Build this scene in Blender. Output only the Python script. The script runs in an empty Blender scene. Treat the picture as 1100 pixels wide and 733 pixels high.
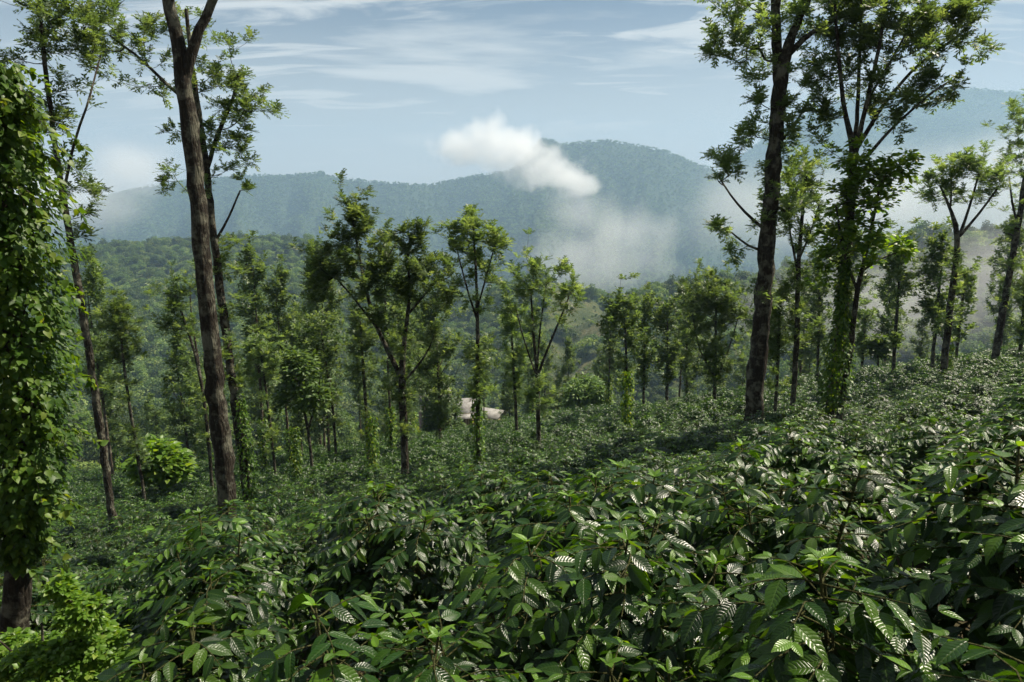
import bpy, math, random
import numpy as np
from mathutils import Vector
random.seed(7); R = np.random.default_rng(11)
scene = bpy.context.scene
COL = scene.collection
# ------------------------------------------------------------------ camera model
F = 733.3; PITCH = math.radians(10.5); CP, SP = math.cos(PITCH), math.sin(PITCH)
def px(u, v, Y):
    s = -(v - 366.5) / F; yy = CP + s * SP; zz = -SP + s * CP; k = Y / yy
    return np.array([(u - 550) / F * k, Y, zz * k])
# ------------------------------------------------------------------ numpy noise
def _hash(i, j, k):
    h = (i * 374761393 + j * 668265263 + k * 1274126177) & 0xFFFFFFFF
    h = ((h ^ (h >> 13)) * 1274126177) & 0xFFFFFFFF
    return ((h ^ (h >> 16)) & 0xFFFF) / 65535.0
def noise2(x, y, seed=0):
    x = np.asarray(x, float); y = np.asarray(y, float)
    i = np.floor(x).astype(np.int64); j = np.floor(y).astype(np.int64); fx = x - i; fy = y - j
    fx = fx * fx * (3 - 2 * fx); fy = fy * fy * (3 - 2 * fy)
    a, b = _hash(i, j, seed), _hash(i + 1, j, seed); c, d = _hash(i, j + 1, seed), _hash(i + 1, j + 1, seed)
    return (a + (b - a) * fx) * (1 - fy) + (c + (d - c) * fx) * fy
def fbm(x, y, o=4, seed=0):
    s = 0; a = .5
    for q in range(o):
        s = s + a * noise2(x * 2**q, y * 2**q, seed + q); a *= .5
    return s / (1 - .5**o)
def sstep(a, b, x):
    t = np.clip((np.asarray(x, float) - a) / (b - a), 0, 1); return t * t * (3 - 2 * t)
# ------------------------------------------------------------------ terrain
def ridge(pts, Y, drop):
    P = np.array([px(u, v, Y) for u, v in pts])
    return P[:, 0] / Y, P[:, 2] - drop
HILLS = [  # azimuth/height polyline, ridge distance, foot distance, foot height, spur size
    (ridge([(-700,330),(-200,300),(80,270),(150,262),(230,256),(330,259),(400,279),(450,309),(520,345),(600,385),(700,430),(1500,520)], 850, 7), 850, 290, -112, 16),
    (ridge([(-700,600),(400,400),(480,352),(540,310),(590,293),(640,316),(680,346),(740,390),(900,430),(1500,520)], 600, 7), 600, 320, -118, 12),
    (ridge([(-700,640),(560,400),(610,350),(650,325),(700,309),(760,302),(830,291),(900,269),(960,258),(1040,247),(1100,240),(1250,230),(1800,215)], 500, 7), 500, 260, -105, 12),
    (ridge([(-700,250),(-150,225),(60,226),(100,214),(140,202),(200,192),(240,189),(270,186),(300,187),(345,183),(375,191),(420,195),(462,197),(500,188),(545,182),(562,168),(574,154),(583,147),(592,148),(602,153),(614,152),(640,149),(665,150),(690,155),(715,160),(745,172),(770,182),(800,192),(850,206),(900,216),(1000,222),(1200,240),(1800,280)], 3400, 10), 3400, 1750, -310, 400),
    (ridge([(-700,330),(600,300),(740,220),(790,170),(840,135),(880,113),(930,101),(980,95),(1040,93),(1100,98),(1250,112),(1800,150)], 4300, 10), 4300, 2600, -200, 120),
]
def near_z(x, y):
    x = np.asarray(x, float); y = np.asarray(y, float)
    bx = np.where(x > 0, 70 * (1 - np.exp(-np.maximum(x, 0) * .175 / 70)), -10.5 * (1 - np.exp(np.minimum(x, 0) * .17 / 10.5)))
    yy = np.clip(y, -60, 150)
    k = .0042 * sstep(2, 26, x)
    d = np.maximum(yy - 46, 0); e = np.maximum(yy - 60, 0)
    return -2.3 + bx - .32 * yy + .0005 * np.maximum(yy, 0)**2 - np.where(k * d * d > .006 * e * e, k * d * d, .006 * e * e) + (fbm(x * .12, y * .12, 3, 5) - .5) * .5
def far_z(x, y):
    y = np.maximum(y, 1.0); a = x / y
    z = -62 - 58 * sstep(170, 300, y) - 230 * sstep(620, 1500, y) + (fbm(x * .01, y * .01, 4, 9) - .5) * 8
    for (ra, rz), Yr, Y0, z0, spur in HILLS:
        zr = np.interp(a, ra, rz)
        Yw = Yr * (1 + .10 * (fbm(a * 6, a * 0 + 3.3, 3, 21) - .5))
        zr = np.maximum(zr * Yw / Yr, z0)
        t = (y - Y0) / (Yw - Y0)
        tt = np.where(t < 1, np.clip(t, 0, 1), 2.2 - 1.2 * t)
        f = np.sign(tt) * np.abs(tt)**1.12
        n = np.abs(fbm(a * 7 + 7, t * .9, 4, 31) - .5) * 2 + .5 * np.abs(fbm(a * 24 + 2, t * 2.5, 3, 37) - .5)
        h = z0 + (zr - z0) * f + spur * (n - .45) * np.sin(np.clip(t, 0, 1) * math.pi)
        h = np.where(t > 1, h - 500 * np.clip(t - 1.08, 0, 3), h)
        h = np.where(t < 0, -600, h)
        kk = 8.0
        z = np.maximum(z, h) + kk * np.exp(-np.abs(z - h) / kk) * .35
        z = np.where(t < 1, z, np.maximum(z, h))
    return z
def T(x, y):
    x = np.asarray(x, float); y = np.asarray(y, float)
    w = sstep(100, 175, y)
    z = near_z(x, y) * (1 - w) + far_z(x, y) * w
    return z + KNOLL * np.exp(-(((x + 5) / 15)**2 + ((y - 114) / 17)**2))      # the terrace the houses stand on
KNOLL = 0.0
KNOLL = float(px(500, 468, 114)[2] - T(-5.0, 114.0))
def hit(u, v, h=1.35, lo=2.0, hi=75.0):
    Y = lo
    while Y < hi:
        p = px(u, v, Y)
        if p[2] <= float(T(p[0], p[1])) + h: return Y
        Y += .1
    return None
# ------------------------------------------------------------------ materials
def newmat(name):
    m = bpy.data.materials.new(name); m.use_nodes = True; nt = m.node_tree; nt.nodes.clear()
    return m, nt, nt.nodes, nt.links
def nd(nt, t, **kw):
    n = nt.nodes.new(t)
    for k, v in kw.items():
        if k.startswith('_'): setattr(n, k[1:], v)
        else: n.inputs[k].default_value = v
    return n
def ramp(nt, fac, stops):
    n = nt.nodes.new('ShaderNodeValToRGB'); e = n.color_ramp.elements
    while len(e) < len(stops): e.new(.5)
    for el, (p, c) in zip(e, stops): el.position = p; el.color = (*c, 1)
    nt.links.new(fac, n.inputs[0]); return n
def leaf_mat(name, stops, trans_col, trans=.3, rough=.4, spec=.5, veins=0, objvar=.35, coat=0):
    m, nt, N, L = newmat(name)
    at = nd(nt, 'ShaderNodeAttribute', _attribute_name='rnd')
    oi = nd(nt, 'ShaderNodeObjectInfo')
    cr = ramp(nt, at.outputs['Fac'], stops)
    mr = nd(nt, 'ShaderNodeMapRange'); mr.inputs['To Min'].default_value = 1 - objvar; mr.inputs['To Max'].default_value = 1 + objvar
    L.new(oi.outputs['Random'], mr.inputs['Value'])
    hs = nd(nt, 'ShaderNodeHueSaturation'); L.new(mr.outputs[0], hs.inputs['Value']); L.new(cr.outputs[0], hs.inputs['Color'])
    p = nd(nt, 'ShaderNodeBsdfPrincipled', Roughness=rough); p.inputs['Specular IOR Level'].default_value = spec
    L.new(hs.outputs[0], p.inputs['Base Color'])
    if coat: p.inputs['Coat Weight'].default_value = coat; p.inputs['Coat Roughness'].default_value = .22
    tr = nd(nt, 'ShaderNodeBsdfTranslucent')
    mx = nd(nt, 'ShaderNodeMix', _data_type='RGBA'); mx.blend_type = 'MULTIPLY'; mx.inputs[0].default_value = 1
    hs2 = nd(nt, 'ShaderNodeHueSaturation', Value=1.0); L.new(hs.outputs[0], hs2.inputs['Color'])
    L.new(hs2.outputs[0], mx.inputs[6]); mx.inputs[7].default_value = (*trans_col, 1)
    L.new(mx.outputs[2], tr.inputs['Color'])
    ms = nd(nt, 'ShaderNodeMixShader'); ms.inputs[0].default_value = trans
    L.new(p.outputs[0], ms.inputs[1]); L.new(tr.outputs[0], ms.inputs[2])
    if veins:
        uv = nd(nt, 'ShaderNodeUVMap', _uv_map='uv'); sx = nd(nt, 'ShaderNodeSeparateXYZ'); L.new(uv.outputs[0], sx.inputs[0])
        def M(op, a, b=None, c=None):
            n = nd(nt, 'ShaderNodeMath', _operation=op)
            for i, q in enumerate((a, b, c)):
                if q is None: continue
                if isinstance(q, (int, float)): n.inputs[i].default_value = q
                else: L.new(q, n.inputs[i])
            return n.outputs[0]
        xa = M('ABSOLUTE', M('MULTIPLY_ADD', sx.outputs['X'], 2.0, -1.0))
        t = M('MULTIPLY_ADD', M('POWER', xa, 1.3), -.16, sx.outputs['Y'])
        w = M('ABSOLUTE', M('SINE', M('MULTIPLY', t, math.pi * 9.0)))
        w = M('POWER', w, .6)
        w = M('MULTIPLY', w, M('MULTIPLY_ADD', xa, -.55, 1.0))
        mid = M('MINIMUM', M('MULTIPLY', xa, 7.0), 1.0)
        hgt = M('MULTIPLY', w, mid)
        tcn = nd(nt, 'ShaderNodeTexCoord'); nz = nd(nt, 'ShaderNodeTexNoise', Scale=38.0, Detail=3); L.new(tcn.outputs['Object'], nz.inputs['Vector'])
        hgt = M('MULTIPLY', hgt, M('MULTIPLY_ADD', nz.outputs['Fac'], 1.5, .2))
        bp = nd(nt, 'ShaderNodeBump', Strength=1.0, Distance=.0045 * veins); L.new(hgt, bp.inputs['Height'])
        L.new(bp.outputs[0], p.inputs['Normal'])
        # pale midrib and side veins are in the leaf itself
        vn = M('MULTIPLY', M('SUBTRACT', 1.0, mid), .35)
        mv = nd(nt, 'ShaderNodeMix', _data_type='RGBA'); L.new(vn, mv.inputs[0]); L.new(hs.outputs[0], mv.inputs[6]); mv.inputs[7].default_value = (.10, .17, .04, 1)
        L.new(mv.outputs[2], p.inputs['Base Color'])
    o = nd(nt, 'ShaderNodeOutputMaterial'); L.new(ms.outputs[0], o.inputs[0])
    return m
MAT = {}
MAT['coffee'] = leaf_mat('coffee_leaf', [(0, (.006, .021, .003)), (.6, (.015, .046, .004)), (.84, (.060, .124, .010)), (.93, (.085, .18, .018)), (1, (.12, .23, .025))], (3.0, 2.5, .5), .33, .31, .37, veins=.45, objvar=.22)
MAT['oak'] = leaf_mat('silver_oak_leaf', [(0, (.048, .088, .037)), (.6, (.092, .146, .060)), (1, (.175, .232, .108))], (2.2, 2.05, .8), .50, .45, .35, objvar=.2)
MAT['vine'] = leaf_mat('vine_leaf', [(0, (.022, .056, .009)), (.5, (.050, .110, .014)), (.85, (.115, .19, .023)), (1, (.19, .22, .04))], (2.8, 2.4, .5), .42, .45, .25, objvar=.2)
MAT['bright'] = leaf_mat('bright_leaf', [(0, (.06, .13, .016)), (.6, (.11, .20, .026)), (1, (.20, .26, .045))], (2.4, 2.2, .5), .45, .42, .35, objvar=.15)
MAT['broad'] = leaf_mat('broad_leaf', [(0, (.034, .068, .016)), (.6, (.062, .112, .024)), (1, (.12, .18, .045))], (2.2, 2.0, .7), .33, .5, .3, objvar=.4)
MAT['forest'] = leaf_mat('forest_leaf', [(0, (.038, .074, .020)), (.6, (.080, .126, .030)), (1, (.17, .20, .055))], (2, 2, .7), .28, .6, .2, objvar=.6)

def bark_mat(name, c1, c2, c3, scale=1.0, lichen=.5):
    m, nt, N, L = newmat(name)
    tc = nd(nt, 'ShaderNodeTexCoord'); mp = nd(nt, 'ShaderNodeMapping'); mp.inputs['Scale'].default_value = (1, 1, .22)
    L.new(tc.outputs['Object'], mp.inputs[0])
    n1 = nd(nt, 'ShaderNodeTexNoise', Scale=26 * scale, Detail=8, Roughness=.7); L.new(mp.outputs[0], n1.inputs['Vector'])
    n2 = nd(nt, 'ShaderNodeTexNoise', Scale=3.2, Detail=6, Roughness=.65); L.new(tc.outputs['Object'], n2.inputs['Vector'])
    vo = nd(nt, 'ShaderNodeTexVoronoi', Scale=17 * scale, _feature='DISTANCE_TO_EDGE'); L.new(mp.outputs[0], vo.inputs['Vector'])
    cr = ramp(nt, n1.outputs['Fac'], [(.3, c1), (.55, c2), (.75, c3)])
    lr = ramp(nt, n2.outputs['Fac'], [(.48, (0, 0, 0)), (.60, (lichen,) * 3)])
    mx = nd(nt, 'ShaderNodeMix', _data_type='RGBA'); L.new(lr.outputs[0], mx.inputs[0]); L.new(cr.outputs[0], mx.inputs[6]); mx.inputs[7].default_value = (.24, .24, .18, 1)
    ad = nd(nt, 'ShaderNodeMath', _operation='MULTIPLY_ADD'); L.new(vo.outputs['Distance'], ad.inputs[0]); ad.inputs[1].default_value = 1.2; L.new(n1.outputs['Fac'], ad.inputs[2])
    bp = nd(nt, 'ShaderNodeBump', Strength=1.0, Distance=.06); L.new(ad.outputs[0], bp.inputs['Height'])
    p = nd(nt, 'ShaderNodeBsdfPrincipled', Roughness=.9); p.inputs['Specular IOR Level'].default_value = .15
    L.new(mx.outputs[2], p.inputs['Base Color']); L.new(bp.outputs[0], p.inputs['Normal'])
    o = nd(nt, 'ShaderNodeOutputMaterial'); L.new(p.outputs[0], o.inputs[0]); return m
MAT['bark'] = bark_mat('oak_bark', (.012, .010, .008), (.034, .028, .021), (.085, .074, .056))
MAT['bark_far'] = bark_mat('slender_bark', (.03, .023, .016), (.06, .046, .032), (.11, .09, .066), .6)
MAT['twig'] = bark_mat('coffee_twig', (.05, .05, .018), (.08, .085, .026), (.11, .10, .035), 2, .05)

def ground_mat(name, stops, sc, bump, bs):
    m, nt, N, L = newmat(name)
    tc = nd(nt, 'ShaderNodeTexCoord')
    n1 = nd(nt, 'ShaderNodeTexNoise', Scale=sc, Detail=10, Roughness=.65); L.new(tc.outputs['Object'], n1.inputs['Vector'])
    n2 = nd(nt, 'ShaderNodeTexNoise', Scale=bs, Detail=8, Roughness=.7); L.new(tc.outputs['Object'], n2.inputs['Vector'])
    cr = ramp(nt, n1.outputs['Fac'], stops)
    bp = nd(nt, 'ShaderNodeBump', Strength=1.0, Distance=bump); L.new(n2.outputs['Fac'], bp.inputs['Height'])
    p = nd(nt, 'ShaderNodeBsdfPrincipled', Roughness=.95); p.inputs['Specular IOR Level'].default_value = .1
    L.new(cr.outputs[0], p.inputs['Base Color']); L.new(bp.outputs[0], p.inputs['Normal'])
    o = nd(nt, 'ShaderNodeOutputMaterial'); L.new(p.outputs[0], o.inputs[0]); return m
MAT['soil'] = ground_mat('soil_and_litter', [(.3, (.035, .026, .016)), (.5, (.06, .045, .026)), (.62, (.045, .06, .02)), (.75, (.06, .085, .028))], .9, .06, 9)
MAT['hill'] = ground_mat('hill_scrub', [(.3, (.03, .045, .016)), (.5, (.06, .075, .028)), (.65, (.12, .115, .055)), (.8, (.075, .095, .035))], .045, 2.5, .35)
MAT['mount'] = ground_mat('mountain_forest_floor', [(.3, (.025, .042, .018)), (.55, (.04, .06, .022)), (.75, (.06, .075, .03))], .01, 9, .05)
def plain(name, stops, sc, rough=.8, bump=.01):
    m = ground_mat(name, stops, sc, bump, sc * 3); return m
MAT['plaster'] = plain('cream_plaster', [(.3, (.36, .29, .19)), (.7, (.50, .43, .31))], 1.2)
MAT['sheet'] = plain('weathered_roof_sheet', [(.3, (.085, .08, .074)), (.5, (.20, .195, .185)), (.7, (.30, .295, .285))], .9)
MAT['tile'] = plain('brown_roof_tile', [(.3, (.10, .07, .055)), (.7, (.18, .13, .10))], 2)
MAT['dark'] = plain('dark_opening', [(.3, (.012, .012, .012)), (.7, (.025, .024, .022))], 2)
MAT['wood'] = plain('painted_wood', [(.3, (.10, .06, .035)), (.7, (.17, .11, .07))], 3)
# ------------------------------------------------------------------ mesh helpers
class Buf:
    def __init__(s): s.v = []; s.q = []; s.r = []; s.uv = []; s.n = 0
    def add(s, v, q, r=None, uv=None):
        v = np.asarray(v, np.float32).reshape(-1, 3); q = np.asarray(q, np.int64).reshape(-1, 4)
        s.v.append(v); s.q.append(q + s.n); s.n += len(v)
        s.r.append(np.zeros(len(v), np.float32) if r is None else np.asarray(r, np.float32))
        s.uv.append(np.zeros((len(v), 2), np.float32) if uv is None else np.asarray(uv, np.float32))
    def mesh(s, name, mat, smooth=True):
        v = np.concatenate(s.v); q = np.concatenate(s.q); r = np.concatenate(s.r); uv = np.concatenate(s.uv)
        me = bpy.data.meshes.new(name)
        me.vertices.add(len(v)); me.vertices.foreach_set('co', v.ravel())
        n = len(q); me.loops.add(4 * n); me.loops.foreach_set('vertex_index', q.ravel().astype(np.int32))
        me.polygons.add(n); me.polygons.foreach_set('loop_start', np.arange(0, 4 * n, 4, dtype=np.int32))
        me.update(calc_edges=True)
        if smooth: me.polygons.foreach_set('use_smooth', np.ones(n, bool))
        a = me.attributes.new('rnd', 'FLOAT', 'POINT'); a.data.foreach_set('value', r)
        l = me.uv_layers.new(name='uv'); l.data.foreach_set('uv', uv[q.ravel()].ravel())
        me.materials.append(mat); me.validate(); return me
def link(name, me, parent=None, loc=None):
    o = bpy.data.objects.new(name, me); COL.objects.link(o)
    if parent is not None: o.parent = parent
    if loc is not None: o.location = loc
    return o
def tag(o, label=None, cat=None, group=None, kind=None):
    if label: o['label'] = label
    if cat: o['category'] = cat
    if group: o['group'] = group
    if kind: o['kind'] = kind
    return o
def thing(name, label, cat, loc, group=None, rz=0, sc=1):
    o = bpy.data.objects.new(name, None); COL.objects.link(o); o.empty_display_size = .2
    o.location = [float(c) for c in loc]; o.rotation_euler = (0, 0, rz); o.scale = (sc, sc, sc)
    return tag(o, label, cat, group)
def norm(a): return a / np.maximum(np.linalg.norm(a, axis=-1, keepdims=True), 1e-9)
def unit(n): return norm(R.normal(size=(n, 3)))
def scatter(buf, tmpl, pos, dr, up, sc, rnd):
    """place copies of a leaf template (long axis y, face z): pos, direction, rough face normal, size"""
    tv, tq, tuv = tmpl; pos = np.asarray(pos); n = len(pos)
    if n == 0: return
    y = norm(dr); x = norm(np.cross(y, up)); z = np.cross(x, y)
    sc = np.broadcast_to(np.asarray(sc, float), (n,))
    v = (tv[None, :, 0, None] * x[:, None] + tv[None, :, 1, None] * y[:, None] + tv[None, :, 2, None] * z[:, None]) * sc[:, None, None] + pos[:, None]
    m = len(tv); q = (tq[None] + (np.arange(n) * m)[:, None, None]).reshape(-1, 4)
    buf.add(v.reshape(-1, 3), q, np.repeat(rnd, m), np.tile(tuv, (n, 1)))
def tube(buf, pts, rad, sides=6, wob=0., cap=False):
    pts = np.asarray(pts, float); rad = np.asarray(rad, float); n = len(pts)
    t = np.gradient(pts, axis=0); t = norm(t)
    ref = np.array([1., 0, 0]) if abs(t[0][0]) < .8 else np.array([0, 1., 0])
    ang = np.arange(sides) / sides * 2 * math.pi; V = []
    for i in range(n):
        a = norm(np.cross(t[i], ref)); b = np.cross(t[i], a); ref = np.cross(a, t[i]); ref = norm(ref)
        rr = rad[i] * (1 + wob * (noise2(ang * 2.2 + 3, np.full(sides, pts[i][2] * 2.5), 3) - .5) * 2) if wob else np.full(sides, rad[i])
        V.append(pts[i] + np.outer(np.cos(ang) * rr, a) + np.outer(np.sin(ang) * rr, b))
    i = np.arange(n - 1)[:, None] * sides; j = np.arange(sides)[None]; k = (j + 1) % sides
    q = np.stack([i + j, i + k, i + sides + k, i + sides + j], -1).reshape(-1, 4)
    buf.add(np.concatenate(V), q)
def resample(P, Rr, step):
    P = np.asarray(P, float); d = np.r_[0, np.cumsum(np.linalg.norm(np.diff(P, axis=0), axis=1))]
    n = max(3, int(d[-1] / step) + 1); t = np.linspace(0, d[-1], n)
    out = np.stack([np.interp(t, d, P[:, c]) for c in range(3)], 1)
    if len(P) > 2:                                  # soften the corners
        for _ in range(2): out[1:-1] = (out[:-2] + 2 * out[1:-1] + out[2:]) / 4
    return out, np.interp(t, d, Rr)
# leaf templates -------------------------------------------------------
def leaf_grid(nl, nw, width, droop, fold, wave=0., tip=1.0, heart=0.):
    v = []; uv = []
    for i in range(nl + 1):
        t = i / nl
        w = width * (math.sin(math.pi * min(1, t**(.80 if not heart else .62)))**.9) * (1 if t < .8 else 1 - (t - .8) * .9 * tip)
        w = max(w, .012)
        for j in range(nw + 1):
            s = j / nw * 2 - 1
            z = -droop * t * t + fold * abs(s) * w - .25 * fold * (s * s) * w + wave * math.sin(t * 18 + s) * abs(s)
            v.append((s * w, t, z)); uv.append((j / nw, t))
    q = [(i * (nw + 1) + j, i * (nw + 1) + j + 1, (i + 1) * (nw + 1) + j + 1, (i + 1) * (nw + 1) + j) for i in range(nl) for j in range(nw)]
    return np.array(v), np.array(q), np.array(uv)
LEAF_COFFEE = [leaf_grid(7, 4, .215, .16, .30, .012), leaf_grid(7, 4, .20, .32, .42, .016), leaf_grid(7, 4, .23, .08, .22, .016)]
LEAF_COFFEE_LOW = leaf_grid(4, 2, .21, .22, .3)
LEAF_VINE = [leaf_grid(5, 2, .36, .22, .25, 0, 1, 1), leaf_grid(5, 2, .33, .05, .35, 0, 1, 1)]
LEAF_VINE_LOW = leaf_grid(3, 2, .36, .2, .3, 0, 1, 1)
def fern(pairs, leaflet, w, droop):
    v = []; q = []
    def dia(b, d, l, ww):
        b = np.array(b, float); d = np.array(d, float); d /= np.linalg.norm(d); x = np.cross(d, (0, 0, 1.)); x /= np.linalg.norm(x)
        k = len(v); m = b + d * l * .45
        v.extend([b, m + x * ww, b + d * l - np.array([0, 0, .12 * l]), m - x * ww]); q.append((k, k + 1, k + 2, k + 3))
    for i in range(pairs):
        t = .22 + .66 * i / max(1, pairs - 1) if pairs > 1 else .5
        l = leaflet * (1 - .45 * abs(t - .4) * 1.5); z = -droop * t * t
        for s in (-1, 1): dia((0, t, z), (s * .8, .75, -.10), l, w)
    dia((0, .62, -droop * .4), (0, 1, -.35 * droop * 3), .45, w * 1.1)
    k = len(v); v.extend([np.array((-.008, 0, 0.)), np.array((.008, 0, 0.)), np.array((.006, .7, -droop * .5)), np.array((-.006, .7, -droop * .5))]); q.append((k, k + 1, k + 2, k + 3))
    v = np.array(v); return v, np.array(q), np.zeros((len(v), 2))
FERN_HI = fern(4, .42, .048, .30); FERN_MID = fern(3, .44, .075, .25); FERN_LOW = fern(2, .50, .13, .22)
CLUMP = (np.array([(-.5, 0, 0), (0, -.35, .12), (.5, 0, 0), (0, .5, -.15)], float), np.array([(0, 1, 2, 3)]), np.zeros((4, 2)))
# ------------------------------------------------------------------ trees
UP = np.array([0, 0, 1.]); DENS = .95
def grow(stems, blobs, rtip, leafsize, tmpl, per=8, along=2, sides=10, step=.25, broad=False, lift=.25):
    """stems: polylines of (x,y,z,r); blobs: (centre, radii, n). Returns trunk mesh buffer and crown buffer."""
    tb, cb = Buf(), Buf(); NP, NR = [], []
    for st in stems:
        P, r = resample([s[:3] for s in st], [s[3] for s in st], step)
        P[1:-1] += R.normal(size=P[1:-1].shape) * (r[1:-1, None] * .10)
        if r.max() > .09:                          # knots and a swelling where limbs were shed
            for q in range(int(len(r) * .12)):
                k = random.randrange(2, len(r) - 1); r[k] *= random.uniform(1.05, 1.16)
        tube(tb, P, r, sides if r.max() > .05 else max(5, sides - 4), .10)
        NP.extend(P[len(P) // 6:]); NR.extend(r[len(P) // 6:])
    fixed = len(NP); par = [-1] * fixed; cnt = [0] * fixed
    tips = []
    for c, rad, n in blobs:
        n = n if broad else max(2, int(n * DENS))
        d = (unit(n) * (R.random((n, 1)) ** .45) if broad else R.normal(size=(n, 3)) * .56) * np.asarray(rad)
        if not broad: d[:, 2] = np.where(R.random(n) < .25, np.abs(d[:, 2]) * 1.55 + .15 * rad[2], d[:, 2])
        tips.extend(np.asarray(c) + d)
    tips = np.array(tips); base = np.array(NP)
    d0 = np.array([np.min(np.linalg.norm(base - t, axis=1)) for t in tips]); order = np.argsort(d0)
    cap = fixed + len(tips) * 4 + 8; A = np.zeros((cap, 3)); A[:fixed] = base; na = fixed
    paths = []
    for i in order:
        t = tips[i]; df = t - A[:na]; dist = np.linalg.norm(df, axis=1)
        cost = dist * (1 + .9 * np.clip(-(df[:, 2] / np.maximum(dist, 1e-6)) + .25, 0, 1.2))
        j = int(np.argmin(cost)); p0 = A[j].copy(); L = dist[j]
        c = p0 * .45 + t * .55 + np.array([0, 0, -.16 * L]) + R.normal(size=3) * .06 * L
        s = np.array([.34, .67, 1.])[:, None]
        pts = (1 - s)**2 * p0 + 2 * s * (1 - s) * c + s * s * t
        ids = []; pj = j
        for p in pts:
            A[na] = p; par.append(pj); cnt.append(0); pj = na; ids.append(na); na += 1
        paths.append((j, ids))
        k = pj
        while k >= fixed: cnt[k] += 1; k = par[k]
    sp, sd = [], []
    for j, ids in paths:
        P = np.concatenate([A[j][None], A[ids]]); r = np.array([rtip * max(1, cnt[k])**.5 for k in ids])
        rj = NR[j] if j < fixed else rtip * max(1, cnt[j])**.5
        r = np.minimum(np.r_[r[0] * 1.15, r], rj * .9 + rtip * .3)
        tube(tb, P, r, 4)
        dirs = norm(np.diff(P, axis=0)); sp.append(P[-1]); sd.append(dirs[-1])
        for q in range(along):
            f = R.random() * .75 + .15; seg = min(2, int(f * 3)); sp.append(P[seg] + (P[seg + 1] - P[seg]) * (f * 3 - seg)); sd.append(norm(dirs[seg] + R.normal(size=3) * .5))
    sp = np.array(sp); sd = np.array(sd); n = len(sp)
    pos = np.repeat(sp, per, 0); dr = norm(np.repeat(sd, per, 0) * .75 + unit(n * per) * .95 + UP * lift)
    tone = np.repeat(R.random(n), per)
    up = norm(UP + unit(n * per) * .45)
    if broad:
        pos = pos + dr * R.random((len(pos), 1)) * leafsize * 1.2
        dr = norm(dr * np.array([1, 1, .5]) - UP * .25); up = norm(UP + unit(len(pos)) * .7)
    scatter(cb, tmpl, pos, dr, up, leafsize * (1.0 if broad else 1.1) * R.uniform(.65, 1.2, len(pos)), np.clip(tone * .6 + R.random(len(pos)) * .4, 0, 1))
    return tb, cb
YL = [0]
def px_tree(label, stems, blobs, Y=None, leaf=.24, tmpl=None, per=9, along=1, mat='oak', name='silver_oak', cat='tree', bark='bark', broad=False, rtip=.005, group=None, depth=.9, lift=.5, rot=0):
    u0, v0 = stems[0][0][:2]
    if Y is None or Y < 30:
        Yh = hit(u0, v0, .85); Y = Yh if Yh and (Y is None or .6 < Yh / Y < 1.7) else (Y or 60)
    YL[0] = Y
    B = px(u0, v0, Y); gz = float(T(B[0], B[1])); base = np.array([B[0], B[1], gz])
    S = []
    for k, st in enumerate(stems):
        pts = []
        for (u, v, w) in st:
            dy = 0 if k == 0 else (random.uniform(-1, 1) * .25 * math.hypot(u - st[0][0], v - st[0][1]) / F * Y)
            p = px(u, v, Y + dy) - base; pts.append((*p, max(w * Y / F / 2 * .82, .004)))
        if k == 0:
            p, r = pts[0][:3], pts[0][3]
            if p[2] > .05:
                q = pts[1]; sl = (np.array(q[:2]) - np.array(p[:2])) / max(q[2] - p[2], .5)
                b = np.array(p[:2]) - sl * p[2]
                pts = [(b[0], b[1], -.4, r * 1.35), (b[0], b[1], 0., r * 1.22)] + pts
            else:
                pts[0] = (p[0], p[1], -.4, r * 1.25)
                pts = [pts[0]] + [q for q in pts[1:] if q[2] > 0.2]
        S.append(pts)
    Bl = []
    for bl in blobs:
        u, v, ru, rv, n = bl[:5]; m = Y / F
        off = bl[5] if len(bl) > 5 else random.uniform(-.35, .35)
        Bl.append((px(u, v, Y + off * ru * m * 1.4) - base, (ru * m, ru * m * depth, rv * m), n))
    if mat == 'oak' and Y > 20:                    # short side sprays low on the stem
        P0 = np.array(S[0])[:, :3]; hh = P0[:, 2].max()
        for q in range(7):
            z = hh * random.uniform(.30, .62); c = [np.interp(z, P0[:, 2], P0[:, k]) for k in (0, 1)] + [z]
            Bl.append((np.array(c), (.45, .45, .5), 4))
    if tmpl is None: tmpl = FERN_HI if Y < 15 else (FERN_MID if Y < 40 else FERN_LOW)
    tb, cb = grow(S, Bl, rtip, leaf, tmpl, per, along, 14 if Y < 25 else 8, .3 if Y < 25 else .6, broad, lift)
    o = thing(name, label, cat, base, group)
    link('trunk', tb.mesh('trunk', MAT[bark]), o); link('crown', cb.mesh('crown', MAT[mat]), o)
    return o, Y
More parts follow.
